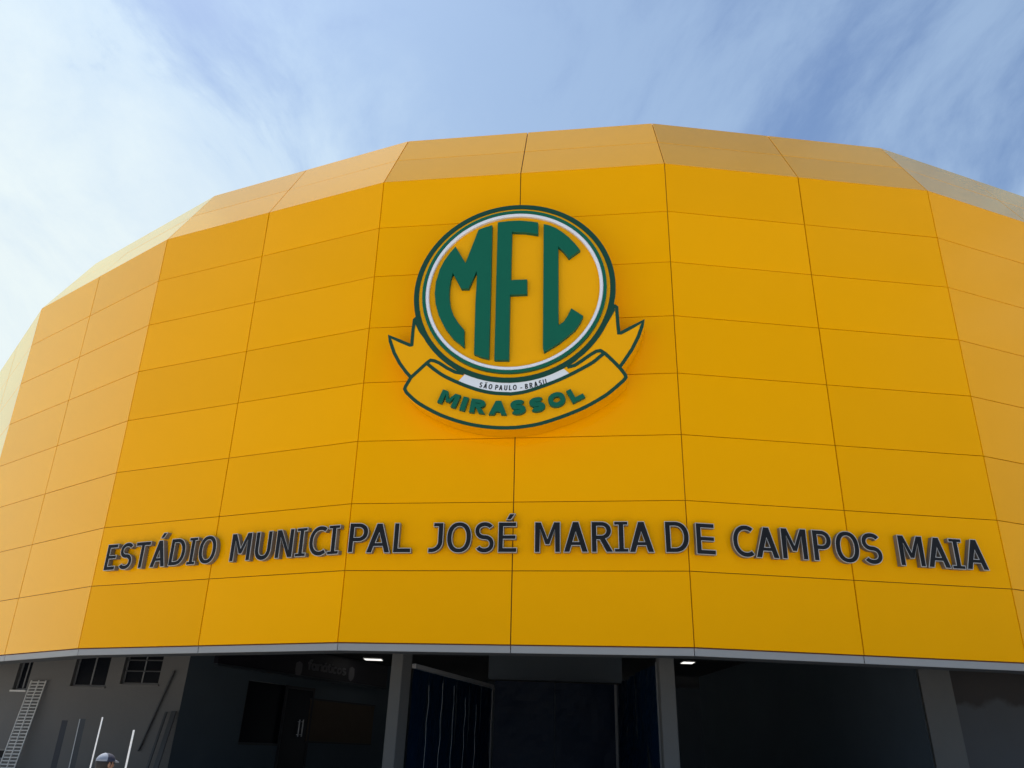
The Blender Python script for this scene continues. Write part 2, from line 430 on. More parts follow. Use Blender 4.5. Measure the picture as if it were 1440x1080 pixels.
def frame(i):
    n2 = FN[i]; e = Vector((VX[i+1]-VX[i])).normalized(); e = Vector((e.x, e.y, 0))
    up = (Vector((0, 0, 1))+Vector((n2.x, n2.y, 0))*LEAN).normalized()
    n_ = e.cross(up)
    if n_.dot(Vector((n2.x, n2.y, 0))) < 0: n_ = -n_
    return Frame(Vector((VX[i].x, VX[i].y, ZB)), e, up, n_)
FR = [frame(i) for i in range(NF)]
facade = empty('stadium_facade', (VX[5].x, VX[5].y+4, 0))
tag(facade, 'faceted yellow panel-clad stadium front with sloped crown and grey bottom trim', 'building')
def panel(name, c, g_u, g_v, material, depth=0.035, ch=0.004, tilt=0.0012):
    """folded cassette from corners c (bl, br, tr, tl)"""
    bl, br, tr, tl = c
    n_ = (br-bl).cross(tl-bl).normalized()
    W = ((br-bl).length+(tr-tl).length)/2; H = ((tl-bl).length+(tr-br).length)/2
    def bil(a, b): return bl.lerp(br, a).lerp(tl.lerp(tr, a), b)
    def ring(du, dv, d):
        a, b = du/W, dv/H
        return [bil(a, b)+n_*d, bil(1-a, b)+n_*d, bil(1-a, 1-b)+n_*d, bil(a, 1-b)+n_*d]
    t1, t2 = random.uniform(-tilt, tilt), random.uniform(-tilt, tilt)
    tl_ = [t1+t2, -t1+t2, -t1-t2, t1-t2]
    V = ring(g_u, g_v, -depth)
    V += [p+n_*k for p, k in zip(ring(g_u, g_v, -ch), tl_)]
    V += [p+n_*k for p, k in zip(ring(g_u+ch, g_v+ch, 0), tl_)]
    Fc = [(8, 9, 10, 11)]
    for i in range(4):
        j = (i+1) % 4
        Fc += [(i, j, 4+j, 4+i), (4+i, 4+j, 8+j, 8+i)]
    return meshobj(name, V, Fc, material, facade)
GU, GV = 0.0085, 0.0055
for i in range(NF):
    for k in range(2):
        for r in range(NROW):
            z0, z1 = ZB+r*ROW, ZB+(r+1)*ROW
            a0, b0, a1, b1 = vert(i, z0), vert(i+1, z0), vert(i, z1), vert(i+1, z1)
            c = [a0.lerp(b0, k/2), a0.lerp(b0, (k+1)/2), a1.lerp(b1, (k+1)/2), a1.lerp(b1, k/2)]
            panel('facade_panel', c, GU, GV, 'yellow')
        for r in range(2):
            a0, b0, a1, b1 = crown(i, r/2), crown(i+1, r/2), crown(i, (r+1)/2), crown(i+1, (r+1)/2)
            c = [a0.lerp(b0, k/2), a0.lerp(b0, (k+1)/2), a1.lerp(b1, (k+1)/2), a1.lerp(b1, k/2)]
            panel('crown_panel', c, GU, GV, 'yellow')
        z0, z1 = ZB-TRIM_H, ZB-0.012
        a0, b0, a1, b1 = vert(i, z0, -.02), vert(i+1, z0, -.02), vert(i, z1, -.02), vert(i+1, z1, -.02)
        c = [a0.lerp(b0, k/2), a0.lerp(b0, (k+1)/2), a1.lerp(b1, (k+1)/2), a1.lerp(b1, k/2)]
        panel('bottom_trim', c, GU*.8, 0.0, 'trim', depth=0.05, tilt=0.0004)
    # dark carrier sheet behind the joints, and the soffit return behind the trim
    o = -0.045
    V = [vert(i, ZB-.04, o), vert(i+1, ZB-.04, o), vert(i+1, ZT-.02, o), vert(i, ZT-.02, o), crown(i, 1, o), crown(i+1, 1, o)]
    back = [p+Vector((-FN[i].x, -FN[i].y, 0))*.15 for p in V]
    Fc = [(0, 1, 2, 3), (3, 2, 5, 4), (7, 6, 9, 8), (8, 9, 10, 11), (0, 6, 7, 1), (4, 5, 11, 10)]
    meshobj('carrier_sheet', V+back, Fc, 'joint', facade)
    V = [vert(i, ZB-TRIM_H+.012, -.03), vert(i+1, ZB-TRIM_H+.012, -.03), vert(i+1, ZB-TRIM_H+.012, -.5), vert(i, ZB-TRIM_H+.012, -.5)]
    meshobj('soffit_board', V+[p+Vector((0, 0, .03)) for p in V], [(3, 2, 1, 0), (4, 5, 6, 7), (2, 3, 7, 6), (0, 1, 5, 4)], 'ceiling', facade)
# roof deck behind the crown
V = [crown(i, .75, -.25) for i in range(NF+1)]; nV = len(V)
bk = [Vector((v.x*1.0, 40, v.z)) for v in V]
meshobj('roof_deck', V+bk+[p-Vector((0, 0, .3)) for p in V+bk], [(i, i+1, nV+i+1, nV+i) for i in range(nV-1)]+[(2*nV+nV+i, 2*nV+nV+i+1, 2*nV+i+1, 2*nV+i) for i in range(nV-1)], 'ceiling', facade)

FC, FD, FE = FR[4], FR[5], FR[6]

# ------------------------------------------------------------------ club crest on the middle facet
crest = empty('club_crest', FD.P(3.0, 4.6, 0))
tag(crest, 'round green and yellow club crest with ribbon mounted on the yellow facade', 'crest')
W0 = 0.45
def z9(ox, oy, pts, s=9.0): return [(ox+x/s, oy+y/s) for x, y in pts]
Q = 7.717
def uvs(pts, w=W0): return [FD.uv(x, y, w) for x, y in pts]
def circ(l, r_, t, b, w):
    a, b_ = FD.uv(*l, w), FD.uv(*r_, w); c, d = FD.uv(*t, w), FD.uv(*b, w)
    return (a[0]+b_[0])/2, (c[1]+d[1])/2, (b_[0]-a[0]+c[1]-d[1])/4
cu, cv, RO = circ((583.3, 415), (864.8, 403), (727, 288), (722, 538.6), W0+.012)
iu, iv, RI = circ((594.7, 412), (852.2, 400), (727, 295), (722, 525.2), W0+.08)
def disc(cu, cv, r, n=96): return ell(cu, cv, r, r, n=n)
def cpart(name, shapes, w0, w1, m_, cham=0.0, parent=None):
    V, Fc = prism_vf(FD, shapes, w0, w1, cham)
    return meshobj(name, V, Fc, m_, parent or crest)
# traced centre lines of the ribbon
tailL = z9(540, 420, [(415, 240), (385, 268), (368, 400), (352, 585), (330, 590), (200, 535), (70, 480), (80, 540), (130, 690), (200, 820), (280, 930), (345, 1003)])
tailR = z9(800, 420, [(570, 85), (605, 110), (618, 300), (632, 435), (660, 435), (800, 360), (940, 285), (925, 350), (880, 480), (800, 640), (700, 790), (640, 870)])
foldL = z9(540, 420, [(1010, 950), (900, 930), (800, 880), (700, 815), (640, 788), (590, 780), (545, 812), (340, 1000)]) + z9(560, 490, [(80, 412), (70, 440), (90, 480)], Q)
band = z9(560, 490, [(90, 480), (200, 580), (350, 670), (500, 740), (700, 805), (900, 845), (1100, 862), (1250, 860)], Q) + z9(720, 490, [(100, 852), (250, 830), (400, 790), (600, 720), (800, 635), (1000, 520), (1100, 445), (1215, 345)], Q)
foldR = z9(720, 490, [(1215, 345), (1236, 315), (1228, 285), (1180, 222), (1100, 140), (1010, 55), (960, 25), (915, 32), (850, 70), (750, 140), (680, 185), (600, 205)], Q)
upper = z9(560, 490, [(318, 168), (380, 220), (480, 290), (600, 350), (750, 412), (900, 460), (1050, 487), (1200, 494)], Q) + z9(720, 490, [(0, 494), (150, 470), (350, 405), (550, 325), (750, 225), (880, 150), (960, 85), (998, 58)], Q)
outline = tailL + z9(560, 490, [(150, 310), (80, 412), (70, 440), (90, 480)], Q) + band[1:] + z9(720, 490, [(1236, 315), (1228, 285), (1180, 222)], Q) + tailR[::-1] + [(724, 440)]
ou = [p for i, p in enumerate(uvs(outline)) if i == 0 or (Vector(p)-Vector(uvs(outline)[i-1])).length > .01]
cpart('ribbon_board', [(offset(ou, 0.030), [])], 0.02, W0, 'crest_yellow', .006)
cpart('disc_board', [(disc(cu, cv, RO), [])], 0.02, W0+.004, 'crest_yellow', .004)
LW = 0.064
for j, (nm, ln, sm) in enumerate((('ribbon_outline', tailL, 0), ('ribbon_outline', tailR, 0), ('ribbon_outline', foldL, 0), ('ribbon_outline', band, 1), ('ribbon_outline', foldR, 0), ('ribbon_outline', upper, 1))):
    p = uvs(ln)
    if sm: p = smooth_path(p, 4)
    cpart(nm, [(stroke(p, LW), [])], W0-.002, W0+.0055+.0012*j, 'green_paint')
cpart('outer_ring', [(disc(cu, cv, RO+.004), [disc(cu, cv, RO-.098)])], W0-.01, W0+.016, 'green_paint', .002)
# thickening of the ring where the ribbon tails leave it
for pts in (z9(540, 420, [(412, 232), (395, 320), (450, 430), (550, 560), (650, 680), (760, 790), (870, 880), (960, 935), (1060, 960), (1060, 925), (950, 862), (820, 772), (700, 662), (600, 540), (520, 390), (460, 232)]),
            z9(800, 420, [(575, 70), (582, 150), (540, 225), (460, 360), (380, 480), (280, 600), (180, 705), (90, 790), (0, 850), (0, 790), (120, 690), (240, 580), (340, 450), (420, 320), (490, 180), (522, 70)])):
    cpart('ring_shoulder', [(uvs(pts), [])], W0-.002, W0+.0135, 'green_paint')
cpart('inner_ring', [(disc(iu, iv, RI), [disc(iu, iv, RI-.060)])], W0, W0+.08, 'green', .006)
cpart('white_ring', [(disc(iu, iv, RI-.061), [disc(iu, iv, RI-.132)])], W0, W0+.066, 'ring_white', .012)
r1, r2, r3, r4 = (570, 280), (720, 280), (570, 390), (720, 390)
def tr(*segs): return [p for o, pts in segs for p in z9(o[0], o[1], pts)]
Mp = tr((r1, [(925, 385), (1010, 352), (1100, 326)]), (r3, [(1085, 0), (1072, 500), (1058, 1028), (960, 1005), (868, 968), (885, 330), (905, 0)]), (r1, [(900, 912)]),
        (r3, [(800, 140), (705, 140)]), (r1, [(600, 935), (575, 1010)]), (r3, [(558, 130), (555, 250), (570, 370), (610, 480), (670, 575), (745, 665), (745, 885), (600, 770), (500, 640), (420, 480), (380, 330), (370, 200), (385, 50)]),
        (r1, [(405, 990), (432, 890), (490, 780), (560, 680), (635, 597), (760, 805)]))
Fp = tr((r1, [(1170, 290), (1300, 275), (1440, 268)]), (r2, [(120, 270), (230, 278), (330, 292), (330, 442), (170, 418), (0, 412)]), (r1, [(1345, 415)]), (r3, [(1335, 32)]), (r4, [(190, 22), (190, 210)]), (r3, [(1325, 218), (1310, 1045), (1125, 1045), (1150, 0)]))
Cp = tr((r2, [(400, 312), (480, 330), (560, 365), (640, 415), (720, 480), (800, 562), (862, 640), (718, 745), (650, 660), (585, 600)]), (r4, [(588, 602), (650, 563), (700, 490), (750, 388), (900, 485), (870, 560), (800, 660), (700, 745), (600, 825), (500, 888), (402, 945), (390, 890)]))
WL = W0+.095
for nm, p in (('crest_letter', Mp), ('crest_letter', Fp), ('crest_letter', Cp)):
    q = uvs(p, WL); cl_ = [q[0]]
    for x in q[1:]:
        if (Vector(x)-Vector(cl_[-1])).length > .012: cl_.append(x)
    cpart(nm, [(cl_, [])], W0+.002, WL, 'green', .007)
# white scroll and its small print
wp = z9(560, 490, [(655, 355), (725, 280), (850, 325), (1000, 360), (1200, 376)], Q) + z9(720, 490, [(0, 374), (200, 348), (400, 290), (560, 222), (645, 290), (500, 352), (350, 405), (150, 462), (0, 486)], Q) + z9(560, 490, [(1200, 486), (1050, 478), (900, 448), (750, 402)], Q)
scroll = cpart('white_scroll', [(uvs(wp), [])], W0-.002, W0+.0045, 'white_film')
def set_glyphs(word, pos, hgt, ws, s, w0, w1, m_, name, parent, Wp, rots, cham=0):
    for ch, p, wd, ro in zip(word, pos, ws, rots):
        u0, v0 = FD.uv(p[0], p[1], Wp)
        c, sn = math.cos(ro), math.sin(ro)
        def f(x, y, wd=wd, u0=u0, v0=v0, c=c, sn=sn):
            a, b = (x-wd/2)*hgt, (y-.5)*hgt
            return (u0+a*c-b*sn, v0+a*sn+b*c)
        V, Fc = prism_vf(FD, xf(glyph(ch, wd, s, serif_i=False), f), w0, w1, cham)
        meshobj(name, V, Fc, m_, parent)
pos = z9(560, 490, [(898, 397), (948, 407), (1002, 416), (1070, 424), (1114, 427), (1168, 429), (1217, 428), (1266, 424), (1336, 424)], Q) + z9(720, 490, [(158, 412), (208, 401), (259, 389), (308, 375), (342, 366), (376, 357)], Q)
cxm = 723.0
set_glyphs('SÃOPAULO-BRASIL', pos, .100, [.56, .66, .70, .58, .66, .60, .50, .70, .36, .58, .60, .64, .54, .18, .48], .20, W0, W0+.0075, 'print_black', 'scroll_print', scroll, W0, [ (x-cxm)*.0050 for x, y in pos])
mp_ = z9(560, 490, [(550, 545), (713, 598), (868, 625), (1083, 642)], Q) + z9(720, 490, [(65, 635), (272, 606), (485, 553), (690, 495)], Q)
set_glyphs('MIRASSOL', mp_, .268, [1.36, .38, 1.10, 1.24, 1.04, 1.04, 1.16, .92], .34, W0, W0+.085, 'green', 'raised_letter', crest, W0+.08, [R(a) for a in (-21, -16, -8, -2, 3, 9, 17, 27)], .005)

# ------------------------------------------------------------------ sign letters on the facade
WF = 0.115
LT = [('C', 0, 'E', (140, 740), (38, 505), None, (165, 478)), ('C', 0, 'S', (140, 740), (197, 470), None, (362, 390)), ('C', 0, 'T', (140, 740), (418, 205), None, (583, 195)),
      ('C', 0, 'Á', (140, 740), (555, 465), None, (728, 445)), ('C', 0, 'D', (140, 740), (765, 445), None, (973, 250)), ('C', 0, 'I', (140, 740), (970, 425), None, (1068, 415)), ('C', 0, 'O', (140, 740), (1112, 300), None, (1318, 230)),
      ('C', 1, 'M', (310, 730), (92, 480), None, (322, 470)), ('C', 1, 'U', (310, 730), (385, 340), None, (592, 160)), ('C', 1, 'N', (310, 730), (605, 430), None, (802, 420)), ('C', 1, 'I', (310, 730), (830, 425), None, (952, 415)),
      ('C', 1, 'C', (310, 730), (995, 270), None, (1175, 390)), ('C', 1, 'I', (310, 730), (1192, 400), None, (1322, 395)),
      ('D', 1, 'P', (460, 720), (225, 470), None, (468, 230)), ('D', 1, 'A', (460, 720), (430, 462), None, (705, 460)), ('D', 1, 'L', (460, 720), (735, 455), None, (940, 440)),
      ('D', 2, 'J', (590, 715), (92, 480), None, (275, 180)), ('D', 2, 'O', (590, 715), (305, 330), None, (585, 310)), ('D', 2, 'S', (590, 715), (612, 460), None, (842, 400)), ('D', 2, 'É', (590, 715), (878, 490), None, (1093, 485)),
      ('D', 3, 'M', (740, 725), (92, 410), None, (385, 400)), ('D', 3, 'A', (740, 725), (418, 415), None, (700, 412)), ('D', 3, 'R', (740, 725), (735, 415), None, (987, 412)), ('D', 3, 'I', (740, 725), (993, 412), None, (1156, 412)), ('D', 3, 'A', (740, 725), (1160, 415), (900, 725), (168, 412)),
      ('D', 4, 'D', (900, 725), (292, 425), None, (555, 260)), ('E', 4, 'E', (900, 725), (640, 432), None, (860, 425)),
      ('E', 5, 'C', (900, 725), (1040, 270), None, (1287, 430)), ('E', 5, 'A', (900, 725), (1308, 465), (1070, 730), (218, 440)), ('E', 5, 'M', (1070, 730), (248, 445), None, (542, 460)), ('E', 5, 'P', (1070, 730), (605, 465), None, (792, 260)),
      ('E', 5, 'O', (1070, 730), (836, 290), None, (1112, 350)), ('E', 5, 'S', (1070, 730), (1157, 470), None, (1377, 430)),
      ('E', 6, 'M', (1230, 740), (300, 445), None, (585, 460)), ('E', 6, 'A', (1230, 740), (610, 460), None, (870, 475)), ('E', 6, 'I', (1230, 740), (882, 475), None, (1030, 485)), ('E', 6, 'A', (1230, 740), (1043, 492), None, (1297, 500))]
FRM = {'C': FC, 'D': FD, 'E': FE}
BASE = {'C': (FC.uv(140+100/8, 740+498/8, WF)[1]+FC.uv(310+900/8, 730+425/8, WF)[1])/2,
        'D': (FD.uv(740+120/8, 725+412/8, WF)[1]+FD.uv(590+1000/8, 715+490/8, WF)[1]+FD.uv(460+250/8, 720+472/8, WF)[1])/3,
        'E': (FE.uv(900+750/8, 725+436/8, WF)[1]+FE.uv(1230+1270/8, 740+502/8, WF)[1])/2}
CAPH = FD.uv(740+120/8, 725+72/8, WF)[1]-BASE['D']
ORD = ['first', 'second', 'third', 'fourth', 'fifth', 'sixth', 'seventh', 'eighth', 'ninth']
cnt = {}
for fk, wi, ch, o1, a, o2, b in LT:
    fr = FRM[fk]; o2 = o2 or o1
    u0 = fr.uv(o1[0]+a[0]/8, o1[1]+a[1]/8, WF)[0]; u1 = fr.uv(o2[0]+b[0]/8, o2[1]+b[1]/8, WF)[0]
    k = cnt.get(wi, 0); cnt[wi] = k+1
    wd = (u1-u0)/CAPH
    sh = glyph(ch, wd, .182, .160)
    v0 = BASE[fk]
    jit = random.uniform(-.004, .004)
    sh = xf(sh, lambda x, y: (u0+x*CAPH, v0+jit+y*CAPH))
    t = empty('sign_letter', fr.P((u0+u1)/2, v0, 0))
    plain = {'Á': 'A', 'É': 'E'}.get(ch, ch)
    acc = ' with acute accent' if ch in 'ÁÉ' else ''
    tag(t, f'dark silver-edged letter {plain}{acc}, {ORD[k]} letter of the {ORD[wi]} word on the facade', 'letter', 'dark metal letters of the facade sign')
    V, Fc = prism_vf(fr, sh, 0.012, WF, 0.003); meshobj('letter_body', V, Fc, 'letter_return', t)
    e = 0.0100
    fs = [(offset(o, -e), [offset(h, e) for h in hs]) for o, hs in [(o if area(o) > 0 else o[::-1], hs) for o, hs in sh]]
    V, Fc = prism_vf(fr, fs, WF-.002, WF+.003); meshobj('letter_face', V, Fc, 'letter_face', t)
    rim = []
    for o, hs in sh:
        o = o if area(o) > 0 else o[::-1]
        rim.append((offset(o, .0012), [offset(o, -e+.0006)]))
        for h in hs: rim.append((offset(h, e-.0006), [offset(h, -.0012)]))
    V, Fc = prism_vf(fr, rim, WF-.006, WF+.002); meshobj('edge_trim', V, Fc, 'letter_edge', t)

# ------------------------------------------------------------------ concourse behind and below the facade
CEIL = 4.60
V, Fc = box_vf((-26, 13.9, CEIL), (52, 0, 0), (0, 22, 0), (0, 0, .35))
V, Fc = [], []
ring_ = [vert(i, ZB, -.30) for i in range(NF+1)]
fr_ = [Vector((p.x, p.y, CEIL)) for p in ring_]; bk_ = [Vector((p.x, 37, CEIL)) for p in ring_]
V = fr_+bk_; m_ = len(fr_); V = V+[p+Vector((0, 0, .3)) for p in V]
Fc = [(i+1, i, m_+i, m_+i+1) for i in range(m_-1)]+[(2*m_+i, 2*m_+i+1, 3*m_+i+1, 3*m_+i) for i in range(m_-1)]
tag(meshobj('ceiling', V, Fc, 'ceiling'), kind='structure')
def wall(name, p, q, z0, z1, th, m_, label, openings=(), back=1):
    """upright wall from p to q (plan), thickness th away from the camera; openings (s0, s1, z0, z1) cut out"""
    p, q = Vector((*p, 0)), Vector((*q, 0)); L = (q-p).length; d = (q-p)/L; nn = Vector((-d.y, d.x, 0))*back
    zs = sorted({z0, z1, *[o[2] for o in openings], *[o[3] for o in openings]}); ss = sorted({0, L, *[o[0] for o in openings], *[o[1] for o in openings]})
    parts = []
    for a, b in zip(ss, ss[1:]):
        run = None
        for c, e in zip(zs, zs[1:]):
            if any(o[0] <= a+1e-6 and b <= o[1]+1e-6 and o[2] <= c+1e-6 and e <= o[3]+1e-6 for o in openings):
                continue
            parts.append(box_vf(p+d*a+Vector((0, 0, c)), d*(b-a), nn*th, Vector((0, 0, e-c))))
    V, Fc = join(parts)
    o = meshobj(name, V, Fc, m_)
    tag(o, label, 'wall')
    return o, p, d, nn
def plan(px, py, D):
    v = at_range(px, py, D); return (v.x, v.y)
# grey side wall with high windows (left)
K = plan(252, 1000, 24.0)
Lw = plan(27, 1000, 27.0)
dW = (Vector(Lw)-Vector(K)).normalized()
far = Vector(K)+dW*14.0
def wall_s(px, py, p, q):
    """distance along the wall p>q and height where a pixel meets it"""
    p3, q3 = Vector((*p, 0)), Vector((*q, 0)); d = (q3-p3).normalized(); n_ = Vector((-d.y, d.x, 0))
    h = on_plane(px, py, p3, n_)
    return (h-p3).dot(d), h.z
wins = []
for x0, x1, yb, dz in ((168, 222, 962, 1.15), (98, 147, 965, 1.15), (17, 36, 970, 1.0)):
    s1, za = wall_s(x0, yb, K, far); s0, zb = wall_s(x1, yb, K, far)
    z = (za+zb)/2; wins.append((s0, s1, z, min(z+dz, CEIL-.12)))
s0, za = wall_s(8, 1053, K, far); wins.append((s0, s0+1.0, 1.15, za))
wl_, p0, d0, n0 = wall('wall', K, tuple(far), 0, CEIL, .22, 'wall_grey', 'grey rendered wall with high sliding windows under the facade', wins, back=-1)
for j, (a, b, c, e) in enumerate(wins):
    t = empty('window', p0+d0*(a+b)/2+Vector((0, 0, c)))
    lab = ['dark sliding window with bars next to the shop corner', 'brownish dark two-pane sliding window, second from the shop corner', 'small dark window high above the lattice strip', 'low dark window beside the foot of the lattice strip'][j]
    tag(t, lab, 'window', 'windows in the grey wall')
    q = p0+n0*.12
    fw = .045
    fparts = [box_vf(q+d0*a+Vector((0, 0, c)), d0*(b-a), n0*.05, Vector((0, 0, fw))), box_vf(q+d0*a+Vector((0, 0, e-fw)), d0*(b-a), n0*.05, Vector((0, 0, fw))),
              box_vf(q+d0*a+Vector((0, 0, c+fw)), d0*fw, n0*.05, Vector((0, 0, e-c-2*fw))), box_vf(q+d0*(b-fw)+Vector((0, 0, c+fw)), d0*fw, n0*.05, Vector((0, 0, e-c-2*fw)))]
    V, Fc = join(fparts); meshobj('window_frame', V, Fc, 'grey_metal', t)
    mid = (a+b)/2
    for s_, w_ in ((a+fw, mid-.02), (mid+.02, b-fw)):
        V, Fc = box_vf(q+n0*.02+d0*s_+Vector((0, 0, c+fw)), d0*(w_-s_), n0*.006, Vector((0, 0, e-c-2*fw)))
        meshobj('pane', V, Fc, 'glass_dark', t)
    V, Fc = box_vf(q+d0*(mid-.02)+Vector((0, 0, c+fw)), d0*.04, n0*.045, Vector((0, 0, e-c-2*fw))); meshobj('mullion', V, Fc, 'grey_metal', t)
    V, Fc = box_vf(p0-n0*.04+d0*(a-.04)+Vector((0, 0, c-.05)), d0*(b-a+.08), n0*.155, Vector((0, 0, .045))); meshobj('sill', V, Fc, 'wall_grey' if j != 2 else 'pale_metal', t)
    if j == 0:
        for zz_ in (.33, .62): 
            V, Fc = box_vf(q-n0*.05+d0*(a+.02)+Vector((0, 0, c+zz_)), d0*(b-a-.04), n0*.02, Vector((0, 0, .03))); meshobj('bar', V, Fc, 'dark_metal', t)
# shop side wall and shop front (dark, receding to the right)
S1 = plan(543, 1000, 31.0)
dS = Vector(S1)-Vector(K); Ls = dS.length
sh0, _ = wall_s(345, 985, K, S1); sh1, _ = wall_s(409, 985, K, S1)
_, shz = wall_s(334, 1047, K, S1); _, sgz = wall_s(345, 943, K, S1)
shop, p1, d1, n1_ = wall('wall', K, tuple(Vector(K)+dS*1.15), 0, CEIL, .2, 'wall_shop', 'dark bluish shop wall with a display window, running back from the grey wall', [(sh0, sh1, shz, sgz-.25)], back=1)
t = empty('shop_window', p1+d1*(sh0+sh1)/2+Vector((0, 0, shz)))
tag(t, 'black framed display window in the dark shop wall below the shop sign', 'window')
fw = .07; q = p1+n1_*.05
V, Fc = join([box_vf(q+d1*sh0+Vector((0, 0, shz)), d1*(sh1-sh0), n1_*.06, Vector((0, 0, fw))), box_vf(q+d1*sh0+Vector((0, 0, shz+fw)), d1*fw, n1_*.06, Vector((0, 0, sgz-.25-shz-fw))), box_vf(q+d1*(sh1-fw)+Vector((0, 0, shz+fw)), d1*fw, n1_*.06, Vector((0, 0, sgz-.25-shz-fw)))])
meshobj('window_frame', V, Fc, 'dark_metal', t)
V, Fc = box_vf(q+n1_*.03+d1*(sh0+fw)+Vector((0, 0, shz+fw)), d1*(sh1-sh0-2*fw), n1_*.006, Vector((0, 0, sgz-.25-shz-fw-.01))); meshobj('pane', V, Fc, 'glass_dark', t)
# shop sign: long dark board standing proud of the wall
g0, gz0 = wall_s(300, 934, K, S1); g1, gz1 = wall_s(538, 966, K, S1)
gz = (gz0+gz1)/2
sg = empty('shop_sign', p1+d1*(g0+g1)/2-n1_*.1+Vector((0, 0, gz)))
tag(sg, 'long black shop sign board with faint grey lettering and two small emblems', 'sign')
V, Fc = box_vf(p1+d1*g0-n1_*.16+Vector((0, 0, gz)), d1*(g1-g0), n1_*.155, Vector((0, 0, CEIL-.04-gz))); meshobj('sign_board', V, Fc, 'sign_black', sg)
V, Fc = box_vf(p1+d1*g0-n1_*.18+Vector((0, 0, gz-.07)), d1*(g1-g0), n1_*.17, Vector((0, 0, .06))); meshobj('sign_edge', V, Fc, 'wall_dark', sg)
SF = Frame(p1-n1_*.16, d1, Vector((0, 0, 1)), -n1_)
# lower-case lettering drawn as strokes
def lower(ch, s):
    A_ = lambda cx, cy, rx, ry, a, b, n=14: ell(cx, cy, rx, ry, a, b, n)
    if ch == 'f': return [stroke([(.52, .96), (.40, 1.0), (.24, .93), (.20, .78), (.20, 0)], s), stroke([(.02, .66), (.46, .66)], s*.8)], .5
    if ch == 'n': return [stroke([(.1, .7), (.1, 0)], s), stroke([(.12, .45)]+A_(.36, .45, .22, .22, 160, 0)+[(.58, 0)], s)], .68
    if ch in 'aá':
        o = [stroke(A_(.30, .33, .24, .28, 20, 340, 20), s), stroke([(.56, .66), (.56, 0)], s)]
        if ch == 'á': o.append(stroke([(.26, .78), (.42, .96)], s*.8))
        return o, .68
    if ch == 't': return [stroke([(.18, .92), (.18, .2), (.26, .08), (.42, .08)], s), stroke([(.0, .66), (.40, .66)], s*.8)], .46
    if ch == 'i': return [stroke([(.1, .66), (.1, 0)], s), stroke([(.1, .80), (.1, .95)], s)], .22
    if ch == 'c': return [stroke(A_(.32, .33, .25, .28, 50, 310, 18), s)], .58
    if ch == 'o': return [(ell(.32, .33, .34, .37, n=24), [ell(.32, .33, .34-s, .37-s, n=20)])], .70
    if ch == 's': return [stroke(A_(.27, .50, .20, .15, 30, 262, 10)+A_(.27, .18, .20, .16, 82, -150, 10), s)], .56
tx0, tz0 = None, None
h = on_plane(432, 941, SF.O, SF.n); u_a = (h-SF.O).dot(d1); z_a = h.z
h = on_plane(486, 948, SF.O, SF.n); u_b = (h-SF.O).dot(d1)
word = 'fanáticos'; tot = sum(lower(c, .20)[1] for c in word)
sc_ = (u_b-u_a)/tot; x = u_a; zt = z_a
for c in word:
    st, adv = lower(c, .20); parts = []
    for s_ in st:
        shp = s_ if isinstance(s_, tuple) else (s_, [])
        parts.append(prism_vf(SF, xf([shp], lambda a, b: (x+a*sc_, zt+b*sc_*.75)), 0, .02+.002*len(parts)))
    V, Fc = join(parts); meshobj('sign_letter', V, Fc, 'sign_text', sg); x += adv*sc_
for px in (420, 494):
    h = on_plane(px, 940 if px < 450 else 947, SF.O, SF.n); u = (h-SF.O).dot(d1); z = h.z
    V, Fc = prism_vf(SF, [([(u-.16, z-.05), (u-.12, z-.18), (u, z-.26), (u+.12, z-.18), (u+.16, z-.05), (u+.14, z+.16), (u, z+.22), (u-.14, z+.16)], [])], 0, .015); meshobj('emblem', V, Fc, 'sign_text', sg)
# shop door with chrome pull handles, and a dim brown panel beside it
def wallrect(x0, x1, y0, y1):
    a, zt = wall_s(x0, y0, K, S1); b, zb = wall_s(x1, y1, K, S1); return a, b, zb, zt
a, b, zb, zt = wallrect(399, 431, 985, 1050); ztop = zt+.45
t = empty('shop_door', p1+d1*(a+b)/2-n1_*.04); tag(t, 'dark glass shop door with two upright chrome pull handles', 'door')
fw = .08
V, Fc = join([box_vf(p1+d1*a-n1_*.05+Vector((0, 0, .01)), d1*fw, n1_*.045, Vector((0, 0, ztop))), box_vf(p1+d1*(b-fw)-n1_*.05+Vector((0, 0, .01)), d1*fw, n1_*.045, Vector((0, 0, ztop))),
              box_vf(p1+d1*(a+fw)-n1_*.05+Vector((0, 0, ztop-fw)), d1*(b-a-2*fw), n1_*.045, Vector((0, 0, fw))), box_vf(p1+d1*(a+fw)-n1_*.05+Vector((0, 0, .01)), d1*(b-a-2*fw), n1_*.045, Vector((0, 0, fw)))])
meshobj('door_frame', V, Fc, 'black_steel', t)
V, Fc = box_vf(p1+d1*(a+fw)-n1_*.03+Vector((0, 0, .01+fw)), d1*(b-a-2*fw), n1_*.01, Vector((0, 0, ztop-2*fw))); meshobj('pane', V, Fc, 'glass_dark', t)
for x in (418.5, 423.5):
    u, z1 = wall_s(x, 1012, K, S1); _, z0 = wall_s(x-4, 1036, K, S1)
    q = p1+d1*u-n1_*.10
    V, Fc = join([tube_vf([q+Vector((0, 0, z0)), q+Vector((0, 0, z1))], .022, 8), tube_vf([q+Vector((0, 0, z0+.06)), q+n1_*.07+Vector((0, 0, z0+.06))], .012, 6), tube_vf([q+Vector((0, 0, z1-.06)), q+n1_*.07+Vector((0, 0, z1-.06))], .012, 6)])
    meshobj('handle', V, Fc, 'chrome', t)
a, b, zb, zt = wallrect(436, 520, 984, 1046)
t = empty('wall_panel', p1+d1*(a+b)/2-n1_*.03+Vector((0, 0, zb))); tag(t, 'dim brown board on the shop wall between the door and the left column', 'board')
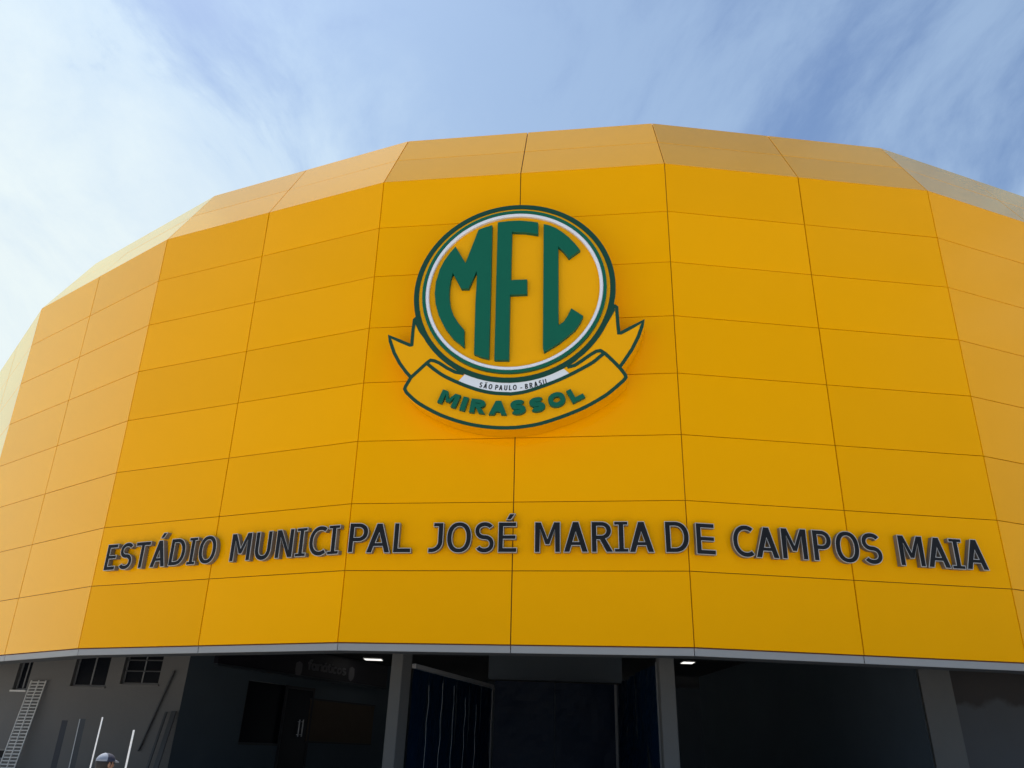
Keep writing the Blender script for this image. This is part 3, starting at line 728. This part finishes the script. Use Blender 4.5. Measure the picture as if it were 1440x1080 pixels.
V, Fc = box_vf(p1+d1*a-n1_*.045+Vector((0, 0, zb)), d1*(b-a), n1_*.04, Vector((0, 0, zt-zb))); meshobj('board', V, Fc, 'brown_board', t)
V, Fc = join([box_vf(p1+d1*(a-.04)-n1_*.06+Vector((0, 0, zb-.05)), d1*(b-a+.08), n1_*.05, Vector((0, 0, .045))), box_vf(p1+d1*(a-.04)-n1_*.06+Vector((0, 0, zt+.005)), d1*(b-a+.08), n1_*.05, Vector((0, 0, .045)))])
meshobj('board_frame', V, Fc, 'black_steel', t)
# back wall closing the concourse
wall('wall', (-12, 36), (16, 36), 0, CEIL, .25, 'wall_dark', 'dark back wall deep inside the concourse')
# right side: dark receding wall, pillar, patchy concrete wall
PR = plan(1312, 1000, 18.0)
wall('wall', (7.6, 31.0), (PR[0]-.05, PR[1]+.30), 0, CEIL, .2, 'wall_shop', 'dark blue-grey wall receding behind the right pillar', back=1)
dR = Vector((math.cos(R(8)), math.sin(R(8))))
wall('wall', (PR[0]+.35, PR[1]+.42), (PR[0]+.35+dR.x*15, PR[1]+.42+dR.y*15), 0, CEIL, .22, 'wall_patchy', 'patchy grey concrete wall with unfinished upper band beside the right pillar', back=1)
def column(px0, px1, py, D, rot, wd, dp, label):
    c = at_range((px0+px1)/2, py, D)
    e = Vector((math.cos(rot), math.sin(rot), 0)); n_ = Vector((-e.y, e.x, 0))
    b = .012
    pl = [(-wd/2, b), (-wd/2+b, 0), (wd/2-b, 0), (wd/2, b), (wd/2, dp-b), (wd/2-b, dp), (-wd/2+b, dp), (-wd/2, dp-b)]
    pts = [Vector((c.x, c.y, 0))+e*x_+n_*y_ for x_, y_ in pl]
    V = pts+[p+Vector((0, 0, CEIL-.01)) for p in pts]; k = len(pts)
    Fc = [(i, (i+1) % k, k+(i+1) % k, k+i) for i in range(k)]+[tuple(reversed(range(k))), tuple(range(k, 2*k))]
    tag(meshobj('column', V, Fc, 'column', origin=Vector((c.x, c.y, 0))), label, 'column', 'columns under the facade')
    return c
cL = column(543, 561, 1000, 16.3, R(-26), .27, .36, 'square grey concrete column between the shop sign and the film-covered glazing')
cR = column(930, 952, 1000, 15.6, R(-2), .29, .34, 'slim grey concrete column right of the film-covered entrance')
column(1302, 1346, 1000, 18.0, R(-21), .56, .26, 'wide rough grey pillar beside the patchy concrete wall')

# entrance recess wrapped in dark blue film
g_a = Vector((cL.x+.30, cL.y+.22)); g_b = Vector(plan(690, 1000, 21.0)); g_c = Vector(plan(866, 1000, 21.2)); g_d = Vector((cR.x-.10, cR.y+.34))
RAILZ = on_plane(632, 950, Vector((g_a.x, g_a.y, 0)), Vector((-(g_b-g_a).y, (g_b-g_a).x, 0)).normalized()).z
def glazing(name, p, q, ztop, label, nbay, seams=(), top_rail=True, crumple=0.012):
    t = empty(name, ((p.x+q.x)/2, (p.y+q.y)/2, 0)); tag(t, label, 'glazing', 'film-covered glazing of the entrance')
    P3, Q3 = Vector((p.x, p.y, 0)), Vector((q.x, q.y, 0)); L = (Q3-P3).length; d = (Q3-P3)/L; n_ = Vector((d.y, -d.x, 0))
    if n_.dot(CAM-P3) < 0: n_ = -n_
    for i in range(nbay):                              # one slack sheet of film per bay
        nx, nz = 10, 22; V = []; a0, a1 = L*i/nbay+.012, L*(i+1)/nbay-.012
        ph = random.uniform(0, 9)
        for a in range(nx+1):
            for b in range(nz+1):
                s = a/nx; z = .05+(ztop-.10)*b/nz
                wv = crumple*(math.sin(5*s+ph+2.2*z)+.7*math.sin(11*s-3.1*z+ph*2)+.8*math.sin(3*z+ph)+random.uniform(-.5, .5))
                V.append(P3+d*(a0+(a1-a0)*s)+Vector((0, 0, z))+n_*(.02+wv))
        Fc = [(a*(nz+1)+b, (a+1)*(nz+1)+b, (a+1)*(nz+1)+b+1, a*(nz+1)+b+1) for a in range(nx) for b in range(nz)]
        meshobj('film_sheet', V, Fc, 'blue_film', t)
    for f_, top in seams:
        V, Fc = tube_vf([P3+d*L*f_+n_*(.055+.01*math.sin(3*k+f_*40))+d*(.012*math.sin(2.2*k+f_*30))+Vector((0, 0, .1+(top-.1)*k/8)) for k in range(9)], .005, 5); meshobj('film_seam', V, Fc, 'film_seam', t)
    if top_rail:
        V, Fc = beam_vf(P3+n_*.03+Vector((0, 0, ztop)), Q3+n_*.03+Vector((0, 0, ztop)), n_, .09, .085); meshobj('top_rail', V, Fc, 'rail', t)
    V, Fc = beam_vf(Q3+n_*.02, Q3+n_*.02+Vector((0, 0, ztop-.05)), d, .06, .06); meshobj('end_post', V, Fc, 'grey_metal', t)
    return t
glazing('glazed_screen', g_a, g_b, RAILZ, 'dark blue film screen under a pale sloping rail beside the left column', 6, [(.16, RAILZ-.3), (.31, RAILZ-.2), (.45, RAILZ-.2), (.60, RAILZ-.4), (.75, RAILZ-.5)])
glazing('glazed_screen', g_b+Vector((.08, 0)), g_c, 3.46, 'dark blue film sheet closing the back of the entrance recess', 2, [], False, .008)
glazing('glazed_screen', g_c+Vector((.1, 0)), g_d, RAILZ+.2, 'crumpled dark blue film on the right side of the entrance recess', 4, [], False, .03)
V, Fc = box_vf((g_b.x-.1, g_b.y+.05, 3.46), (g_c.x-g_b.x+.3, g_c.y-g_b.y, 0), (0, .25, 0), (0, 0, CEIL-3.47))
tag(meshobj('lintel_wall', V, Fc, 'wall_dark'), 'dark wall panel above the back of the entrance recess', 'wall')
# lit ceiling lamps
for (x, y), wd, lab in (((525, 927.5), .66, 'lit white ceiling panel lamp beside the left column'), ((967, 932.0), .42, 'lit white ceiling panel lamp beside the right column')):
    c = on_plane(x, y, Vector((0, 0, CEIL-.04)), Vector((0, 0, 1)))
    t = empty('ceiling_lamp', c); tag(t, lab, 'lamp', 'lit ceiling lamps in the concourse')
    V, Fc = box_vf(c+Vector((-wd/2, -.25, .0)), (wd, 0, 0), (0, .5, 0), (0, 0, .035)); meshobj('housing', V, Fc, 'pale_metal', t)
    V, Fc = box_vf(c+Vector((-wd/2+.03, -.22, -.012)), (wd-.06, 0, 0), (0, .44, 0), (0, 0, .011)); meshobj('diffuser', V, Fc, 'lamp_glow', t)

# ------------------------------------------------------------------ things standing along the grey wall
def onwall(px, py, off):                               # point in front of the grey wall by off metres
    return on_plane(px, py, p0-n0*off, n0)
# lattice strip
top_c, bot_c = onwall(55, 957, .06), onwall(18, 1057, .30)
t_ = (top_c-bot_c).normalized(); k_ = -bot_c.z/t_.z; bot_c = bot_c+t_*(k_+.01)
wv = (d0 - t_*d0.dot(t_)).normalized()
wpx = abs((onwall(68, 965, .06)-onwall(48, 963, .06)).dot(d0))
lat = empty('metal_lattice', bot_c); tag(lat, 'pale metal lattice strip with two columns of slots leaning on the grey wall', 'lattice')
Lh = (top_c-bot_c).length; nrm = t_.cross(wv)
for s_ in (-.5, 0, .5):
    V, Fc = beam_vf(bot_c+wv*s_*wpx, top_c+wv*s_*wpx, wv, .030, .03); meshobj('rail', V, Fc, 'pale_metal', lat)
nr = int(Lh/.083)
for i in range(nr):
    c = bot_c+t_*(Lh*(i+.5)/nr)
    V, Fc = beam_vf(c-wv*wpx*.5, c+wv*wpx*.5, t_, .026, .018); meshobj('rung', V, Fc, 'pale_metal', lat)
# diagonal dark pipe on the wall
a, b = onwall(194, 1056, .05), onwall(245, 943, .05)
t = empty('wall_pipe', a); tag(t, 'thin dark pipe fixed diagonally across the grey wall', 'pipe')
V, Fc = tube_vf([a, a.lerp(b, .5), b], .035, 8); meshobj('pipe', V, Fc, 'dark_metal', t)
for f_ in (.08, .5, .93):
    c = a.lerp(b, f_); V, Fc = beam_vf(c, c+n0*.06, Vector((0, 0, 1)), .05, .05); meshobj('clip', V, Fc, 'dark_metal', t)
def post(name, pa, pb, D, wpx, m_, label, grp, dp=.03, cap=None):
    """upright or leaning flat bar whose top is at pixel pa and whose line runs through pb"""
    top = at_range(*pa, D); 
    lowp = at_range(*pb, D)
    t_ = (top-lowp).normalized(); bot = top-t_*(top.z/t_.z)
    side = Vector((-_F.y*0+1, 0, 0)); w = wpx*D*.93/FPX
    fd = Vector((bot.x, bot.y, 0)).normalized(); side = Vector((fd.y, -fd.x, 0))
    o = empty(name, bot); tag(o, label, 'post', grp)
    V, Fc = beam_vf(bot+t_*.01, top, side, w, dp); meshobj('shaft', V, Fc, m_, o)
    V, Fc = box_vf(bot-side*(w/2+.04)-fd*.06, side*(w+.08), fd*.12, Vector((0, 0, .010))); meshobj('foot_plate', V, Fc, m_, o)
    if cap:
        V, Fc = beam_vf(top-side*w/2, top+side*cap, t_, .006, dp*.6); meshobj('top_tab', V, Fc, 'pale_metal', o)
    return o
post('steel_post', (91.5, 1013), (75, 1080), 20.5, 6.3, 'black_steel', 'flat dark grey post standing right of the lattice strip', 'posts in front of the grey wall', .06)
post('steel_post', (116.5, 1011), (101, 1080), 20.5, 6.5, 'dark_metal', 'flat grey post with a sunlit left edge beside the dark post', 'posts in front of the grey wall', .06)
post('steel_post', (144.3, 1008.5), (126.8, 1080), 9.6, 1.6, 'sunlit_white', 'thin white strip painted as the sunlit edge of a post beside the capped worker', 'posts in front of the grey wall', .018)  # white stands for the narrow side of a steel post catching sun
post('steel_post', (188.3, 1026.5), (176.5, 1080), 9.3, 2.2, 'sunlit_white', 'thicker short white strip painted as the sunlit edge of a post in front of the diagonal pipe', 'posts in front of the grey wall', .022)  # again the sun on a post side, painted white
o = post('lit_edge_strip', (112.4, 1011), (96.8, 1080), 20.3, .9, 'pale_metal', 'narrow pale strip painted as the sunlit left edge of the flat grey post', None, .02)  # sun on the post's left edge, made as a separate pale strip
# dark boards leaning in the corner
for pa, pb, w_, lab in (((234, 1001), (207, 1080), 3.0, 'narrow dark board leaning in the corner by the shop wall'), ((245, 1000), (219, 1080), 6.5, 'wide dark board leaning in the corner by the shop wall')):
    top, low = onwall(*pa, .12), onwall(*pb, .45)
    t_ = (top-low).normalized(); bot = top-t_*(top.z/t_.z)*.995
    o = empty('leaning_board', bot); tag(o, lab, 'board', 'boards leaning in the corner')
    V, Fc = beam_vf(bot, top, d0, w_*24*.93/FPX, .03); meshobj('board', V, Fc, 'dark_metal', o)

# ------------------------------------------------------------------ worker in a cap (only the head reaches into the picture)
PD = 10.4
topc = at_range(150, 1059.0, PD)
gx, gy = topc.x, topc.y
HT = topc.z                                            # top of the cap
yaw = R(62)                                           # looks to the right and away from the camera
fx, fy = math.cos(yaw), math.sin(yaw)
def W(f, s, z): return Vector((gx+fx*f-fy*s, gy+fy*f+fx*s, z))   # f forward, s to the person's left
person = empty('person', (gx, gy, 0)); tag(person, 'worker in a navy and grey cap and dark clothes standing by the sunlit posts', 'person')
k = HT/1.74
J = {'pelvis': (0, 0, .95), 'waist': (0, 0, 1.10), 'chest': (.01, 0, 1.30), 'neck0': (0, 0, 1.44), 'neck1': (.015, 0, 1.52), 'head0': (.03, 0, 1.58), 'head1': (.03, 0, 1.66)}
for sd, sg_ in (('l', 1), ('r', -1)):
    J.update({'hip'+sd: (0, .09*sg_, .90), 'knee'+sd: (.02, .10*sg_, .49), 'ank'+sd: (-.01, .11*sg_, .08), 'toe'+sd: (.15, .125*sg_, .035),
              'sho'+sd: (0, .185*sg_, 1.40), 'elb'+sd: (-.03, .235*sg_, 1.12), 'wri'+sd: (.07, .24*sg_, .88), 'pal'+sd: (.09, .235*sg_, .81),
              'th1'+sd: (.115, .205*sg_, .80), 'th2'+sd: (.13, .195*sg_, .76)})
    for q_, (df, ln) in enumerate(((.035, .075), (.012, .085), (-.010, .080), (-.030, .065))):
        J['f%da%s' % (q_, sd)] = (.09+df, .235*sg_, .765); J['f%db%s' % (q_, sd)] = (.10+df, .225*sg_, .765-ln)
RAD = {'pelvis': (.16, .11), 'waist': (.145, .10), 'chest': (.17, .115), 'neck0': (.075, .07), 'neck1': (.055, .055), 'head0': (.072, .085), 'head1': (.076, .092),
       'hip': (.088, .088), 'knee': (.058, .058), 'ank': (.040, .042), 'toe': (.042, .030), 'sho': (.062, .062), 'elb': (.043, .043), 'wri': (.027, .030), 'pal': (.022, .040), 'th1': (.011, .011), 'th2': (.009, .009)}
ED = [('pelvis', 'waist'), ('waist', 'chest'), ('chest', 'neck0'), ('neck0', 'neck1'), ('neck1', 'head0'), ('head0', 'head1')]
for sd in 'lr':
    ED += [('pelvis', 'hip'+sd), ('hip'+sd, 'knee'+sd), ('knee'+sd, 'ank'+sd), ('ank'+sd, 'toe'+sd), ('neck0', 'sho'+sd), ('sho'+sd, 'elb'+sd), ('elb'+sd, 'wri'+sd), ('wri'+sd, 'pal'+sd), ('pal'+sd, 'th1'+sd), ('th1'+sd, 'th2'+sd)]
    for q_ in range(4): ED += [('pal'+sd, 'f%da%s' % (q_, sd)), ('f%da%s' % (q_, sd), 'f%db%s' % (q_, sd))]
names = list(J)
me = bpy.data.meshes.new('body')
me.from_pydata([tuple(W(*[c*k for c in J[n_]])-Vector((gx, gy, 0))) for n_ in names], [(names.index(a), names.index(b)) for a, b in ED], [])
body = bpy.data.objects.new('body', me); COL.objects.link(body); body.parent = person
sk = body.modifiers.new('skin', 'SKIN')
if not me.skin_vertices: me.attributes  # layer is made by the modifier
lay = me.skin_vertices[0] if len(me.skin_vertices) else None
if lay:
    for i, n_ in enumerate(names):
        key = n_ if n_ in RAD else n_[:-1]
        rr = RAD.get(key, (.0085, .0085)); lay.data[i].radius = (rr[0]*k, rr[1]*k); lay.data[i].use_root = (n_ == 'pelvis')
ss_ = body.modifiers.new('sub', 'SUBSURF'); ss_.levels = ss_.render_levels = 2
# cloth, skin and boots by height on the one body surface
bm_ = bpy.data.materials.new('body_surface'); bm_.use_nodes = True; n = bm_.node_tree.nodes; l = bm_.node_tree.links
t = n.new('ShaderNodeTexCoord'); sx = n.new('ShaderNodeSeparateXYZ'); l.new(t.outputs['Object'], sx.inputs[0])
cr = n.new('ShaderNodeValToRGB'); cr.color_ramp.interpolation = 'CONSTANT'
dv = n.new('ShaderNodeMath'); dv.operation = 'DIVIDE'; l.new(sx.outputs[2], dv.inputs[0]); dv.inputs[1].default_value = 1.8*k; l.new(dv.outputs[0], cr.inputs[0])
el = cr.color_ramp.elements
el[0].position = 0; el[0].color = (.02, .015, .012, 1); el[1].position = .075; el[1].color = (.03, .04, .07, 1)
e = el.new(.548); e.color = (.016, .022, .045, 1); e = el.new(.822); e.color = (.30, .16, .10, 1)
l.new(cr.outputs[0], n['Principled BSDF'].inputs['Base Color']); n['Principled BSDF'].inputs['Roughness'].default_value = .8
me.materials.append(bm_)
# head details: face pieces, ears, hair, cap
def ball(name, f, s, z, rf, rs, rz, m_, parent, n1=16, n2=10, zmin=-1.0, fn=None):
    V, Fc = [], []
    for a in range(n2+1):
        th = -math.pi/2+math.pi*a/n2
        for b in range(n1):
            ph = 2*math.pi*b/n1
            x_, y_, z_ = math.cos(th)*math.cos(ph), math.cos(th)*math.sin(ph), max(math.sin(th), zmin)
            if fn: x_, y_, z_ = fn(x_, y_, z_)
            V.append(W((f+rf*x_)*k, (s+rs*y_)*k, (z+rz*z_)*k))
    for a in range(n2):
        for b in range(n1):
            c = a*n1+b; d = a*n1+(b+1) % n1
            Fc.append((c, d, d+n1, c+n1))
    return meshobj(name, V, Fc, m_, parent, True)
ball('head', .025, 0, 1.605, .094, .076, .118, 'skin', person)
ball('nose', .122, 0, 1.605, .022, .014, .022, 'skin', person, 10, 6)
for sg_ in (1, -1):
    ball('ear', .01, .080*sg_, 1.615, .022, .010, .032, 'skin', person, 10, 6)
    ball('eye', .108, .033*sg_, 1.632, .010, .013, .009, 'hair', person, 8, 6)
ball('mouth', .110, 0, 1.563, .012, .026, .007, 'skin', person, 10, 6)
ball('hair', -.004, 0, 1.625, .104, .087, .100, 'hair', person, zmin=-.75)
cap = ball('cap', .012, 0, 1.652, .114, .098, .090, 'cap_navy', person, 24, 14, zmin=-.05)
# pale rear panel and pale visor
ball('cap_panel', .006, 0, 1.653, .112, .097, .0905, 'cap_grey', cap, 24, 14, zmin=.0, fn=lambda x, y, z: (min(x, -.42+.25*max(z, 0)), y, z))
V, Fc = [], []
for i in range(13):
    an = R(-62+124*i/12)
    for rr, dz in ((.095, 0), (.175, -.030)):
        V.append(W((.020+rr*math.cos(an)*(1.0 if rr < .1 else .98))*k, (.088*math.sin(an)*(1 if rr < .1 else 1.0))*k, (1.672+dz*max(math.cos(an), 0))*k))
V += [v+Vector((0, 0, -.006)) for v in V]
for i in range(12):
    a = 2*i; Fc += [(a, a+2, a+3, a+1), (26+a+1, 26+a+3, 26+a+2, 26+a), (a+1, a+3, 26+a+3, 26+a+1)]
meshobj('visor', V, Fc, 'cap_grey', cap)
